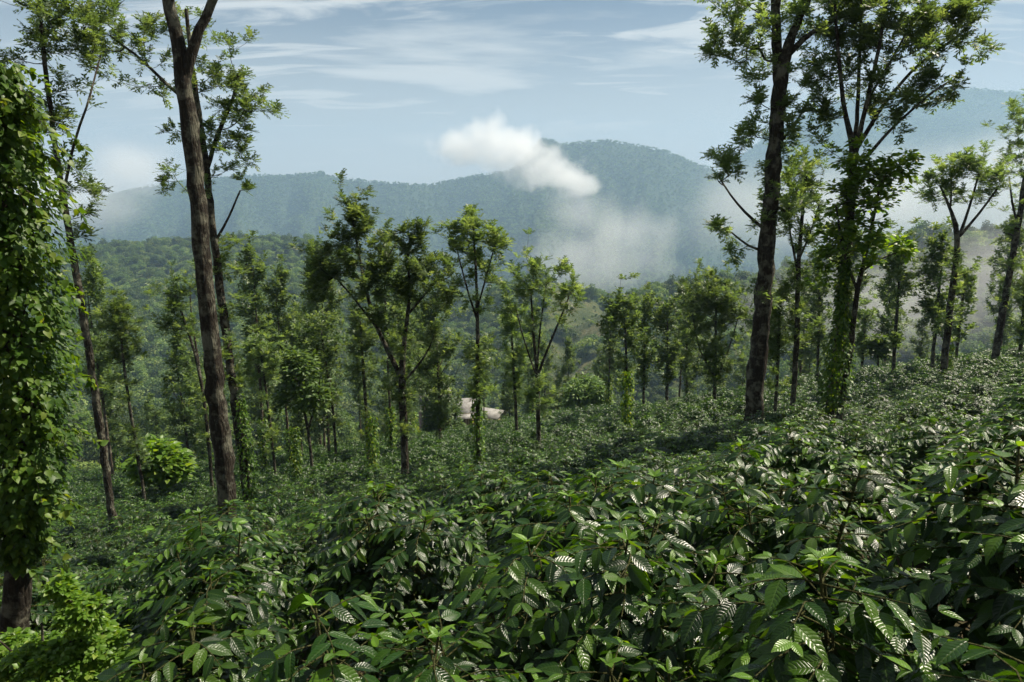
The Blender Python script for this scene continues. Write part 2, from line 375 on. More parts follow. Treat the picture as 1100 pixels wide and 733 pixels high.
def vine(label, pts, Y, n, leaf, mat='vine', name='pepper_vine', fringe=.35, low=False, cat='climbing plant', group=None, runners=0):
    """pts: (u, v, radius px) bottom to top, wrapped round a trunk at distance Y"""
    P = np.array([px(u, v, Y) for u, v, r in pts]); rad = np.array([r * Y / F for u, v, r in pts])
    base = np.array([P[0][0], P[0][1], P[0][2]])
    P = P - base; A, r = resample(P, rad, .12)
    cb, tb = Buf(), Buf()
    t = R.random(n) * (len(A) - 1.001); i = t.astype(int); f = (t - i)[:, None]
    c = A[i] * (1 - f) + A[i + 1] * f; rr = r[i] * (1 - f[:, 0]) + r[i + 1] * f[:, 0]
    th = R.random(n) * 2 * math.pi
    lump = .22 + 1.2 * fbm(th * 1.6 + 40, c[:, 2] * 2.4 / max(.35, rad.max()) + 50, 3, 77)
    out = np.stack([np.cos(th), np.sin(th), np.zeros(n)], 1)
    k = (R.random(n)**fringe)
    pos = c + out * (rr * lump * k)[:, None] + np.stack([np.zeros(n), np.zeros(n), R.normal(size=n) * leaf * .5], 1)
    dr = norm(out * .75 + unit(n) * .55 - UP * .75); up = norm(out * .9 + UP * .7 + unit(n) * .45)
    tm = [LEAF_VINE_LOW] if low else LEAF_VINE; tone = np.clip(.55 * fbm(th * 2 + 9, c[:, 2] * 1.5 + 60, 2, 5) + .5 * R.random(n) - .02, 0, 1)
    for q, tp in enumerate(tm):
        s = np.arange(n) % len(tm) == q
        scatter(cb, tp, pos[s], dr[s], up[s], leaf * R.uniform(.45, 1.35, s.sum()), tone[s])
    for q in range(runners):                        # loose shoots that hang clear of the column
        k = random.randrange(len(A)); a = random.uniform(-2.2, 1.2); o_ = np.array([math.cos(a), math.sin(a), 0]); l = random.uniform(.25, .6)
        u_ = np.linspace(0, 1, 12)[:, None]; sp = A[k] + o_ * (r[k] * .6 + l * .75 * u_) + UP * l * (random.uniform(0, .5) * u_ - random.uniform(.6, 1.3) * u_ * u_)
        tube(tb, sp, np.linspace(.004, .002, 12), 4); m_ = 26; f_ = R.random(m_) * 10.9; i_ = f_.astype(int)
        ps = sp[i_] + (sp[i_ + 1] - sp[i_]) * (f_ - i_)[:, None]
        scatter(cb, LEAF_VINE[0], ps, norm(o_ * .4 + unit(m_) * .7 - UP * .6), norm(o_ * .6 + UP * .7 + unit(m_) * .5), leaf * R.uniform(.6, 1.5, m_), np.clip(.45 + .5 * R.random(m_), 0, 1))
    for q in range(4):
        a = q * 1.6 + 1; sp = A + np.stack([np.cos(a + A[:, 2] * 1.1), np.sin(a + A[:, 2] * 1.1), 0 * A[:, 2]], 1) * (r * .38)[:, None]
        tube(tb, sp, np.full(len(sp), .010), 4)
    o = thing(name, label, cat, base, group)
    link('stem', tb.mesh('vine_stem', MAT['bark_far']), o); link('foliage', cb.mesh('vine_foliage', MAT[mat]), o); return o
# ================================================================== SILVER OAKS AND OTHER TREES
TG = 'silver oaks shading the coffee'
# far left, wrapped in pepper vine
px_tree('thick dark trunk at the left edge of the photo almost hidden by a pepper vine',
    [[(16,668,36),(20,560,33),(20,420,31),(8,250,27),(-12,80,22),(-35,-80,17),(-55,-260,10)]],
    [(-60,-330,150,110,60),(-60,-250,110,90,40)], Y=4.8, leaf=.22, per=7, group=TG)
vine('broad pepper vine covering the leftmost trunk in bright glossy leaves', [(22,606,15),(22,578,32),(22,520,52),(20,440,60),(16,340,60),(8,250,62),(0,170,60),(-4,110,46),(-8,70,26)], YL[0], 14500, .074, runners=46)
# leaning slim oak
px_tree('slim silver oak leaning left beside the vine-covered trunk, thin feathery crown',
    [[(122,563,10),(105,440,9.5),(88,330,9),(70,225,8),(60,160,6),(48,70,5),(40,-20,4)], [(68,210,4),(80,150,3),(95,110,2.4),(108,60,2)]],
    [(45,30,45,50,46),(18,120,28,50,26),(90,45,22,45,22),(92,195,22,35,12),(85,245,12,20,6),(60,130,25,40,16)], Y=16, leaf=.30, group=TG)
# main left trunk
px_tree('thick bare dark trunk left of centre, forking near the top of the photo',
    [[(246,563,25),(238,480,24),(225,350,22),(210,200,20.5),(198,85,19.5),(190,40,16),(178,-10,14),(165,-120,10),(160,-260,6)],
     [(199,82,15),(206,50,12.5),(214,28,11.5),(230,5,11),(240,-40,10),(248,-125,8),(252,-250,5)]],
    [(140,-320,110,120,40),(260,-300,100,110,40)], Y=10.6, leaf=.26, group=TG, per=7)
# behind it
px_tree('silver oak just behind the big forked left trunk, long feathery limb reaching left',
    [[(266,540,12),(254,440,11.5),(240,340,10.5),(230,260,9.5),(222,180,8),(213,120,7),(205,60,5),(200,10,4)],
     [(223,180,5.5),(235,140,5),(250,110,4),(256,82,3)], [(213,118,5),(180,92,4),(150,62,3.2),(118,38,2.4)], [(230,262,4),(243,240,3),(258,205,2.2)]],
    [(245,100,28,34,30),(262,140,20,38,24),(240,170,22,34,16),(286,115,15,13,8),(228,70,20,25,12),(265,200,10,16,5),
     (140,38,44,32,44),(110,45,20,22,12),(165,92,28,12,12),(175,25,24,24,14),(95,30,12,14,5),
     (250,262,10,10,4),(252,292,9,8,4),(250,330,12,12,6),(186,190,13,26,8),(183,150,8,10,4)], Y=14, leaf=.28, group=TG)
vine('short pepper vine on the trunk right behind the big forked left trunk', [(268,538,9),(265,500,12),(262,460,10),(257,428,5)], YL[0], 1100, .11)
px_tree('small silver oak half hidden behind the big left trunk, crown showing on its left',
    [[(228,525,5),(222,450,4.5),(213,390,4),(200,350,3),(188,315,2.5)], [(214,392,3),(205,340,2),(204,305,1.4)]],
    [(188,322,20,18,36),(198,355,18,20,26),(178,345,12,12,10),(206,305,10,12,8)], Y=27, leaf=.30, group=TG)
px_tree('slender silver oak with small round crown standing between the two left trunks',
    [[(155,535,4.5),(145,470,4.2),(135,410,3.6),(128,350,2.5),(126,330,1.6)]],
    [(128,348,19,18,50),(124,382,20,18,36),(141,370,14,20,22),(132,405,10,10,8)], Y=31, leaf=.30, group=TG)
px_tree('thin silver oak with olive crown just right of the big forked left trunk',
    [[(296,512,4),(290,450,3.5),(283,400,3),(279,368,2)]], [(278,376,17,15,40),(290,395,13,14,22),(268,400,11,11,12)], Y=36, leaf=.32, group=TG)
px_tree('full leafy pale green tree on two thin stems left of the forked centre oak',
    [[(336,511,4.5),(331,460,4),(322,420,3),(319,388,2)], [(331,462,3),(342,425,2),(344,405,1.5)]],
    [(318,398,24,22,90),(336,425,18,20,60),(306,428,12,14,26)], Y=38, leaf=.34, group=TG, tmpl=LEAF_COFFEE_LOW, broad=True, mat='broad', name='leafy_shade_tree', per=7)
px_tree('silver oak with tall loose crown standing behind the pale leafy tree on two stems',
    [[(362,503,4),(357,430,3.5),(350,390,3),(345,355,2)]], [(341,360,19,20,50),(351,386,21,18,40),(330,378,13,12,16)], Y=42, leaf=.32, group=TG)
px_tree('very straight thin silver oak just left of the forked centre oak, narrow crown',
    [[(397,508,5),(393,440,4.4),(389,380,3.6),(387,345,2)]], [(388,350,14,24,46),(392,388,13,18,26)], Y=33, leaf=.30, group=TG)
# forked centre oak
px_tree('large forked silver oak with wide spreading crown in the centre left of the photo',
    [[(435,510,11),(434,450,10),(431,405,9.5),(434,365,6),(440,330,5),(440,290,3.5),(437,262,2)],
     [(431,406,7.5),(416,376,6.5),(403,350,5.5),(393,315,4),(385,270,3),(379,238,2)], [(433,411,4),(448,395,3),(462,378,2.2),(466,362,1.5)],
     [(440,336,3.4),(455,315,3),(470,300,2)], [(404,352,3),(385,325,2.4),(362,300,1.8)], [(393,315,2.5),(412,285,2),(425,262,1.5)]],
    [(382,250,26,28,34),(360,283,28,26,38),(395,305,26,28,32),(346,312,16,14,14),(412,272,14,20,12),(440,275,16,26,22),(462,296,22,20,24),(436,312,16,18,14),
     (480,316,11,10,8),(466,362,6,9,5),(340,293,9,9,6),(446,256,9,12,6),(405,345,14,10,7),(378,232,12,10,8)], Y=21, leaf=.30, group=TG, along=2)
px_tree('upright silver oak with tall open crown, next right from the forked centre oak',
    [[(514,499,6.4),(513,420,5.8),(513,350,5),(512,310,3.5),(510,270,2.5),(508,242,1.5)], [(513,346,2.8),(500,305,2.2),(490,265,1.5)], [(513,332,2.8),(524,290,2.1),(534,256,1.4)]],
    [(490,258,14,18,14),(510,252,16,20,18),(532,262,13,18,14),(503,290,20,16,14),(525,297,17,14,9),(500,316,12,8,4),(520,332,9,7,3),(541,262,5,6,3)], Y=27, leaf=.32, group=TG)
vine('thin pepper vine on the lower trunk of the upright oak near the house', [(514,495,6),(512,460,9),(512,430,6),(512,405,3)], YL[0], 500, .13, low=True)
px_tree('fan shaped silver oak with upswept limbs, just right of the house',
    [[(579,487,6.2),(578,430,5.6),(577,400,5),(572,350,3),(570,306,1.8)], [(578,403,4),(592,365,3),(605,335,2.2),(614,312,1.5)], [(577,399,3),(580,350,2.2),(587,304,1.5)], [(577,406,2.5),(562,365,2),(553,325,1.5)]],
    [(560,315,18,22,21),(582,302,20,20,25),(605,316,16,18,18),(592,338,22,14,11),(619,325,8,8,4),(549,340,9,12,6)], Y=30, leaf=.32, group=TG)
px_tree('straight silver oak close on the left of the fan shaped oak',
    [[(556,482,4.5),(553,420,4),(550,370,3),(549,335,2)]], [(550,350,15,26,46),(556,388,13,16,22)], Y=36, leaf=.32, group=TG)
px_tree('compact dark round tree standing in front of the house', [[(477,490,6),(477,460,5),(477,440,3)]],
    [(476,445,18,19,150),(487,465,13,15,60),(467,468,12,14,60)], Y=78, leaf=.55, mat='broad', name='round_shade_tree', broad=True, tmpl=LEAF_COFFEE_LOW, per=7, along=1)
px_tree('dark domed tree in the middle distance, right of the fan shaped oak', [[(630,458,6),(630,440,5),(630,420,3)]],
    [(630,424,24,20,200),(616,438,12,12,50),(644,438,12,12,50)], Y=80, leaf=.55, mat='broad', name='round_shade_tree', broad=True, tmpl=LEAF_COFFEE_LOW, per=7, along=1)
px_tree('silver oak at the left end of the row in mid field, right of centre',
    [[(673,458,4.4),(673,400,3.8),(672,360,3),(670,330,2)]], [(668,343,19,19,70),(679,366,13,17,34),(672,325,10,9,14)], Y=45, leaf=.34, group=TG)
px_tree('tall narrow silver oak, second in the mid-field row right of centre',
    [[(691,443,3.6),(692,390,3),(693,335,2)]], [(692,343,16,22,70),(696,384,13,22,44)], Y=52, leaf=.36, group=TG)
px_tree('silver oak with rounded bright crown, third in the mid-field row right of centre',
    [[(716,447,4),(717,400,3.5),(717,345,2)]], [(715,343,15,20,56),(718,384,13,17,40)], Y=50, leaf=.36, group=TG)
px_tree('thin silver oak left of the broad crowned oak in the mid-field row', [[(737,443,3),(738,390,2.5),(738,360,1.5)]], [(738,372,9,24,46)], Y=60, leaf=.36, group=TG)
px_tree('silver oak with wide dense crown just left of the tall right trunk',
    [[(767,460,4.8),(768,400,4.2),(769,350,3),(769,312,2)], [(768,412,2.6),(785,370,2),(796,330,1.5)], [(768,406,2.6),(750,375,2),(744,338,1.5)]],
    [(765,320,23,21,76),(750,350,17,25,56),(786,343,20,28,72),(768,388,26,18,50)], Y=39, leaf=.34, group=TG)
# tall right trunk
px_tree('tallest dark trunk right of centre with sparse feathery crown above it',
    [[(808,455,24),(815,380,22.5),(822,290,20.5),(830,190,18.5),(836,110,17.5),(840,72,16),(848,45,11),(858,20,9.5),(874,-15,8),(890,-70,5)],
     [(837,95,11),(834,50,12),(833,10,11),(834,-50,8),(836,-140,4)], [(846,60,8),(862,42,6.5),(885,26,5.5),(915,14,4)], [(826,250,5),(806,235,3.5),(788,215,2.5),(772,190,2)],
     [(824,270,4),(806,268,3),(786,250,2)], [(832,160,4),(850,140,3),(868,110,2)], [(828,215,4),(846,235,3),(856,205,2)]],
    [(790,35,28,28,28),(772,48,16,14,9),(762,58,9,7,4),(812,78,20,22,16),(866,25,42,30,34),(915,8,34,20,20),(800,150,16,14,9),(778,182,16,10,8),
     (845,140,18,36,20),(868,108,22,36,26),(788,178,16,16,9),(776,238,14,12,7),(790,266,14,10,6),(850,212,18,26,14),(812,120,10,24,8),
     (835,-90,110,60,60)], Y=13, leaf=.28, group=TG)
px_tree('slim dark trunk beside the tallest right trunk, crown starting at a high fork',
    [[(851,441,7.4),(856,370,6.8),(857,290,6.2),(862,230,4.4),(866,185,3)], [(857,293,3.4),(848,250,2.6),(845,215,2)], [(858,280,3),(874,245,2.2),(880,220,1.6)]],
    [(862,196,17,28,30),(846,238,13,24,18),(876,238,13,24,18),(860,272,14,12,6)], Y=22, leaf=.30, group=TG)
px_tree('thin short silver oak with yellow green top close behind the tallest right trunk',
    [[(833,443,5),(836,380,4.2),(838,330,3),(838,308,1.8)]], [(838,325,13,18,26),(829,352,9,11,8),(848,345,9,13,10)], Y=27, leaf=.30, group=TG)
px_tree('tall silver oak with wide wind-swept crown at upper right, trunk wrapped in vine',
    [[(892,443,13),(902,360,12.5),(910,260,12),(916,190,11),(918,165,9),(905,110,5),(900,50,4),(897,5,3)],
     [(918,168,7),(931,110,5),(945,50,4),(954,-15,3)], [(920,160,6),(950,110,4.5),(985,70,3.5),(1030,38,2.5),(1052,18,1.5)], [(925,176,4.4),(960,135,3.5),(1000,100,2.6),(1022,86,2)],
     [(918,165,6),(922,100,4.4),(924,40,3.4),(926,-20,2.6)], [(932,108,3.2),(960,60,2.6),(985,15,2)]],
    [(903,55,22,42,36),(940,45,30,45,46),(980,45,34,34,46),(1020,32,28,20,22),(1000,95,22,16,16),(958,112,28,22,22),(1056,52,12,7,5),(1016,112,14,9,6),(893,125,16,22,10),(1040,14,20,12,10),(930,-30,60,30,40)], Y=18, leaf=.30, group=TG)
px_tree('bright sunlit green tree with dense leaves beside the vine-wrapped trunk on the right',
    [[(902,443,8.5),(910,400,8),(916,350,7),(921,310,6),(935,250,4),(945,200,3)], [(921,312,4),(905,270,3),(898,220,2)], [(925,292,3),(950,275,2.4),(970,270,1.5)]],
    [(903,240,22,46,50),(942,200,32,38,55),(932,265,28,30,40),(886,285,12,36,18),(962,180,20,18,20),(970,268,11,10,10),(915,175,16,24,16)], Y=17.2, leaf=.17, mat='bright', name='leafy_shade_tree', broad=True, tmpl=LEAF_VINE_LOW, per=9, along=1)
vine('bushy pepper vine round the foot of the two trunks at right', [(894,440,14),(895,415,18),(899,385,18),(902,355,12),(905,320,8),(908,280,6)], YL[0], 2200, .12)
px_tree('silver oak with flat umbrella crown at right, clear leaning trunk',
    [[(1013,407,9),(1020,340,8.2),(1027,280,7.2),(1031,250,6.5),(1020,220,3.5),(1010,200,2.4)], [(1031,252,4.4),(1041,225,3),(1050,192,2.2)], [(1031,254,4),(1056,225,3),(1071,203,2)], [(1021,222,2.6),(1024,195,2),(1020,178,1.5)]],
    [(1002,205,15,13,20),(1020,188,17,15,26),(1045,184,19,17,30),(1066,200,13,13,18),(1030,214,22,9,10),(1076,185,8,12,8)], Y=23, leaf=.30, group=TG)
px_tree('silver oak at the right edge of the photo, trunk leaning out of frame',
    [[(1068,390,9),(1080,320,8),(1092,250,7),(1102,190,6),(1112,130,4)], [(1094,245,3),(1086,215,2.4),(1084,190,1.6)], [(1092,255,3),(1084,248,2),(1078,250,1.4)]],
    [(1092,135,18,20,22),(1114,150,24,40,44),(1086,178,12,18,12),(1088,243,16,16,9),(1074,252,7,6,3),(1108,225,20,28,20)], Y=22, leaf=.30, group=TG)
px_tree('misty silver oak with cone shaped crown behind the field crest at right',
    [[(960,388,4.6),(963,340,4),(966,300,3),(967,258,1.8)]], [(967,272,14,20,44),(960,297,14,13,24),(976,300,11,15,18)], Y=42, leaf=.34, group=TG)
px_tree('misty silver oak in front of the umbrella crowned oak, dark foliage to its waist',
    [[(1002,385,4.4),(1006,340,4),(1010,300,3),(1013,262,1.8)]], [(1010,275,13,18,38),(1000,310,13,22,44),(1011,342,13,17,36)], Y=40, leaf=.34, group=TG)
px_tree('small misty silver oak low at the right edge of the photo', [[(1097,364,4),(1100,330,3),(1101,298,2)]], [(1102,318,13,26,44)], Y=38, leaf=.34, group=TG)
px_tree('small pale silver oak in the mist between the vine-wrapped trunk and the cone crowned oak', [[(926,396,4),(928,360,3),(930,336,2)]], [(930,345,12,15,44),(927,366,8,9,16)], Y=58, leaf=.36, group=TG)
px_tree('hazy silver oak between the slim dark trunk and the vine-wrapped trunk', [[(878,405,4),(880,340,3.4),(880,292,2)]], [(878,315,13,28,56)], Y=47, leaf=.36, group=TG)
px_tree('thin misty silver oak seen just right of the umbrella crowned oak', [[(1028,374,3.6),(1034,320,3),(1038,292,1.8)]], [(1036,305,11,17,36),(1043,325,8,9,12)], Y=44, leaf=.34, group=TG)
# shrubs
px_tree('bright yellow green shrub at the far edge of the field between the left trunks', [[(172,530,5),(172,505,4),(172,490,2)]],
    [(172,496,24,20,120),(185,505,16,16,50),(156,506,12,16,40)], Y=36, leaf=.42, mat='bright', name='leafy_shrub', cat='shrub', broad=True, tmpl=LEAF_VINE_LOW, per=7, along=1)
px_tree('small round hazy shrub by the foot of the misty cone crowned oak', [[(943,392,3),(943,380,2)]], [(943,374,10,9,60)], Y=52, leaf=.45, mat='broad', name='leafy_shrub', cat='shrub', broad=True, tmpl=LEAF_VINE_LOW, per=6, along=1)
px_tree('low bright sunlit shrub with small leaves filling the bottom left corner', [[(48,760,6),(48,700,5),(45,670,3)], [(48,720,4),(90,680,3),(110,650,2)], [(48,730,4),(10,700,3),(-10,680,2)]],
    [(45,712,46,20,120),(84,662,26,20,50),(96,696,40,24,90),(15,738,45,18,100),(112,728,44,22,90),(68,634,16,14,18),(8,700,28,16,60),(155,726,34,16,60),(130,745,56,14,80)], Y=4.1, leaf=.040, mat='bright', name='leafy_shrub', cat='shrub', broad=True, tmpl=LEAF_VINE[0], per=8, along=5, rtip=.003)
# grove: vine columns and thinner trees copied from a few builds ---------------------------------
def children_of(o): return [c for c in bpy.data.objects if c.parent == o]
def dup(src, kids, loc, rz, sc, label, group, cat='tree', sz=None):
    o = src.copy(); COL.objects.link(o); o.location = [float(c) for c in loc]; o.rotation_euler = (0, 0, rz); o.scale = (sc, sc, sz or sc)
    o['label'] = label; o['group'] = group; o['category'] = cat
    for k in kids:
        c = k.copy(); COL.objects.link(c); c.parent = o
    return o
def plain_tree(h, bole, cr, n, leaf, label, group, loc, mat='oak', name='silver_oak', broad=False, tmpl=None):
    top = np.array([random.uniform(-.4, .4), random.uniform(-.4, .4), h])
    st = [[(0, 0, -.4, .15), (0, 0, 0, .13), (top[0] * .3, top[1] * .3, h * .4, .10), (top[0] * .7, top[1] * .7, h * .75, .065), (*top, .015)]]
    for q in range(4):
        z = h * (bole + random.random() * .3); a = random.random() * 6.28; l = cr * random.uniform(.6, 1)
        st.append([(top[0] * .5, top[1] * .5, z, .045), (math.cos(a) * l * .5, math.sin(a) * l * .5, z + l * .6, .03), (math.cos(a) * l, math.sin(a) * l, z + l * 1.5, .012)])
    bl = []; nb = 7
    for q in range(nb):
        f = q / (nb - 1); z = h * (bole + .06 + (1 - bole - .05) * f); a = q * 2.4 + random.random(); w = cr * (math.sin(math.pi * (.12 + .80 * f))**.7)
        bl.append(((math.cos(a) * w * .5, math.sin(a) * w * .5, z), (w * .75, w * .75, h * (1 - bole) * .16), n // nb))
    tb, cb = grow(st, bl, .008, leaf, tmpl or FERN_LOW, 7, 2, 7, .6, broad)
    o = thing(name, label, 'tree', loc, group)
    link('trunk', tb.mesh('trunk', MAT['bark_far']), o); link('crown', cb.mesh('crown', MAT[mat]), o); return o
GROVE = 'slender silver oaks of the far grove'
GL = 'slender hazy silver oak in the dense grove below the field'
RIGHTL = 'hazy silver oak standing in the mist beyond the field crest on the right'
spots = []
rr = random.Random(5)
for (u0, u1, y0, y1, n, lab, grp) in [(95, 290, 44, 88, 9, GL, GROVE), (270, 475, 44, 95, 15, GL, GROVE), (470, 660, 66, 105, 7, GL, GROVE), (650, 860, 56, 92, 6, GL, GROVE), (840, 1090, 52, 95, 8, RIGHTL, 'misty silver oaks past the crest')]:
    k = 0; tries = 0
    while k < n and tries < 400:
        tries += 1
        u = rr.uniform(u0, u1); Y = rr.uniform(y0, y1); x = (u - 550) / F * Y
        if 438 < u < 552 and Y > 48: continue
        if all((x - a)**2 + (Y - b)**2 > 9 for a, b, *_ in spots): spots.append((x, Y, lab, grp)); k += 1
for u, Y in [(462, 84), (519, 90), (548, 86), (454, 78)]: spots.append(((u - 550) / F * Y, Y, GL, GROVE))
builds = []
for i, (x, Y, lab, grp) in enumerate(spots):
    loc = (x, Y, float(T(x, Y)))
    if i < 6:
        o = plain_tree([13, 15, 12, 14, 16, 11][i], [.34, .42, .28, .22, .45, .26][i], [1.7, 1.5, 1.9, 1.8, 1.4, 1.8][i], [210, 200, 220, 230, 200, 210][i], .36, lab, grp, loc)
        builds.append((o, children_of(o)))
    else:
        s, k = builds[i % 6]; sc = rr.uniform(.78, 1.1)
        dup(s, k, loc, rr.random() * 6.28, sc, lab, grp, sz=sc * rr.uniform(.9, 1.15))
# vine covered stems in the grove
vcol = []
VL, VG = 'narrow column of pepper vine climbing a thin grove trunk', 'pepper vine columns in the grove'
v0 = None
for i, (x, Y, lab, grp) in enumerate(spots):
    if i % 2 or grp != GROVE: continue
    z = float(T(x, Y))
    if v0 is None:
        u, v = 550 + x / Y * F, None
        n = 700; cb, tb = Buf(), Buf(); zz = R.random(n) * 5.2; th = R.random(n) * 6.28; out = np.stack([np.cos(th), np.sin(th), 0 * th], 1)
        rad = .30 + .28 * fbm(th + 9, zz * 1.4, 3, 4)
        pos = out * (rad * R.random(n)**.4)[:, None] + np.stack([0 * zz, 0 * zz, zz], 1)
        scatter(cb, LEAF_VINE_LOW, pos, norm(out * .7 - UP * .7 + unit(n) * .5), norm(out + UP * .6 + unit(n) * .4), .24 * R.uniform(.6, 1.2, n), R.random(n))
        tube(tb, [(.1, 0, 0), (-.1, .06, 2), (.08, -.06, 4), (0, 0, 5.2)], [.02] * 4, 4)
        v0 = thing('pepper_vine', VL, 'climbing plant', (x, Y, z), VG); link('stem', tb.mesh('vine_stem', MAT['bark_far']), v0); link('foliage', cb.mesh('vine_foliage', MAT['vine']), v0); vk = children_of(v0)
    else: dup(v0, vk, (x, Y, z), rr.random() * 6.28, rr.uniform(.7, 1.15), VL, VG, 'climbing plant')
for u, v, sc, Y, lab in [(319, 512, .62, 38, 'short vine covered post left of the pale leafy tree'), (401, 507, .6, 33.2, 'slim vine column touching the very straight thin oak'), (673, 458, .62, 45, 'low vine sleeve on the first oak of the mid-field row'), (1018, 402, .42, 23.3, 'small vine tuft low on the trunk of the umbrella crowned oak')]:
    Y = hit(u, v, .85) or Y; p = px(u, v, Y); dup(v0, vk, (p[0], p[1], float(T(p[0], p[1]))), u, sc, lab, VG, 'climbing plant', sz=sc * 1.1)


# ================================================================== COFFEE
def coffee_bush(nlev=17, height=1.55, rad=1.0, seed=0, lf=(.10, .16), gap=.058):
    rg = np.random.default_rng(seed); tb, cb = Buf(), Buf()
    stems = [(rg.uniform(-.12, .12), rg.uniform(-.12, .12)) for _ in range(4)]
    P, D, U, S, K = [], [], [], [], []
    for si, (sx, sy) in enumerate(stems):
        lean = np.array([sx * 2.2, sy * 2.2, 1.0]); h = height * rg.uniform(.86, 1.08)
        top = np.array([sx, sy, 0]) + lean * h
        tube(tb, [np.array([sx, sy, -.05]), np.array([sx, sy, 0]) + lean * h * .5, top], [.022, .016, .006], 6)
        az0 = rg.random() * 6.28
        for L in range(nlev):
            f = (L + rg.random() * .6) / nlev; z = .18 + (h - .2) * f
            b0 = np.array([sx, sy, 0]) + lean * z
            for s in range(3):
                az = az0 + L * 1.35 + s * math.pi * .667 + rg.normal() * .3
                ln = rad * (math.sqrt(max(.02, 1 - (f * .99)**1.7)) * .90 + .10) * rg.uniform(.75, 1.12)
                out = np.array([math.cos(az), math.sin(az), 0]); n = max(3, int(ln / gap))
                t = np.linspace(0, 1, n + 1)[:, None]; rise = rg.uniform(.12, .42) * ln; sag = rise * rg.uniform(1.2, 2.6) * (1.15 - .6 * f)
                pts = b0 + out * ln * t + UP * (rise * t - sag * t * t) + np.cross(UP, out) * (rg.normal() * .25 * ln * t * t)
                tube(tb, pts[::2] if n > 4 else pts, np.linspace(.006, .0025, len(pts[::2] if n > 4 else pts)), 4)
                tn = norm(np.gradient(pts, axis=0))
                for i in range(1, n + 1):
                    if t[i, 0] < .35 and rg.random() < .75: continue
                    side = norm(np.cross(tn[i], UP))
                    for q in (-1, 1):
                        if rg.random() < .06: continue
                        e = t[i, 0] > .9
                        d = side * q * (1 if not e else .6) + tn[i] * (.65 if not e else .9) - UP * (rg.uniform(-.05, .85) if not e else rg.uniform(-.5, .2))
                        P.append(pts[i]); D.append(d); U.append(UP * 1.0 + out * .25 + rg.normal(size=3) * .25)
                        S.append(rg.uniform(*lf) * (1 if t[i, 0] < .9 else rg.uniform(.45, .8)))
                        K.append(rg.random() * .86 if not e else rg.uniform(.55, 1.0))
        for q in range(4):                       # shoot tip
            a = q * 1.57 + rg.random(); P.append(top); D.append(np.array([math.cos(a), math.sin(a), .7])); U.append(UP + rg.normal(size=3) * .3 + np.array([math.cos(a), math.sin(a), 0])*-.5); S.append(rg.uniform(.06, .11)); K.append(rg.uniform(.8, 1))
    P, D, U, S, K = map(np.array, (P, D, U, S, K)); n = len(P)
    sel = rg.integers(0, 3, n)
    for q in range(3):
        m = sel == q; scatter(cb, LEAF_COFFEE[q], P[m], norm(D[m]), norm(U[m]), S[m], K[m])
    return tb.mesh('coffee_stems', MAT['twig']), cb.mesh('coffee_foliage', MAT['coffee'])
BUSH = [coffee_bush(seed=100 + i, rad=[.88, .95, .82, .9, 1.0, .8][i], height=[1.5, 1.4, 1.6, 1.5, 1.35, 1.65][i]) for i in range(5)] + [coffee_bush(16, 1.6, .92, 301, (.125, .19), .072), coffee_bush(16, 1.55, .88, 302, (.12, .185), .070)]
GB = 'coffee bushes on the slope'
front = [  # pixel and distance of the crown centre of the bushes nearest the lens
    (395, 690, 2.55, .92, 'coffee bush at the bottom, left of centre, with large glossy drooping leaves'),
    (985, 640, 2.25, .95, 'nearest coffee bush in the lower right corner, with big ribbed leaves and pale shoots'),
    (640, 600, 4.1, 1.05, 'rounded dark coffee bush at lower centre, behind the gap between the two nearest bushes'),
    (215, 640, 4.0, .95, 'coffee bush with long drooping branches between the bottom-left bright shrub and the nearest left bush'),
    (760, 690, 2.9, .82, 'low coffee bush at bottom edge, right of the dark gap between bushes'),
    (1120, 560, 3.3, 1.05, 'coffee bush cut by the right edge, just above the nearest lower-right bush'),
    (455, 745, 2.9, .8, 'low coffee bush in the dark gap at the bottom edge, left of centre'),
    (520, 700, 3.4, .82, 'coffee bush at the bottom, just left of centre, between the two nearest big bushes'),
    (850, 560, 4.6, 1.0, 'dark coffee bush right of centre, directly above the lower right corner bush'),
]
used = []; cnt = 0
def bush(i, x, y, sc, rz, lab, z=None, szf=1.0):
    global cnt
    st, fo = BUSH[i]
    o = thing('coffee_bush', lab, 'coffee bush', (x, y, float(T(x, y)) - .03 if z is None else z), GB, rz, sc)
    o.scale = (sc, sc, sc * szf)
    link('branches', st, o); link('foliage', fo, o); cnt += 1; return o
for i, (u, v, Y, sc, lab) in enumerate(front):
    x = (u - 550) / F * Y / (CP + (-(v - 366.5) / F) * SP)
    bush(5 + i % 2, x, Y, sc, i * 1.3 + .4, lab); used.append((x, Y, 1.25))
cells = []
rc = random.Random(3)
row = 0; y = 2.6 - 22
while y < 118:
    w = 1.0 * max(y, 8) + 14; x = -w
    while x < w:
        far = y > 8
        jx, jy = x + rc.uniform(-.3, .3), y + (rc.uniform(-.16, .16) if far else rc.uniform(-.35, .35)) + .22 * x + .5 * math.sin(x * .21)
        sp = 1.22 if far else 1.9
        if 2.2 < jy < 96 and abs(jx) < .95 * jy + 4 and all((jx - a)**2 + (jy - b)**2 > r * r for a, b, r in used) and not (jy < 3 and abs(jx) < 1.2): cells.append((jx, jy))
        x += sp
    y += (2.0 if y > 7 else 2.25); row += 1
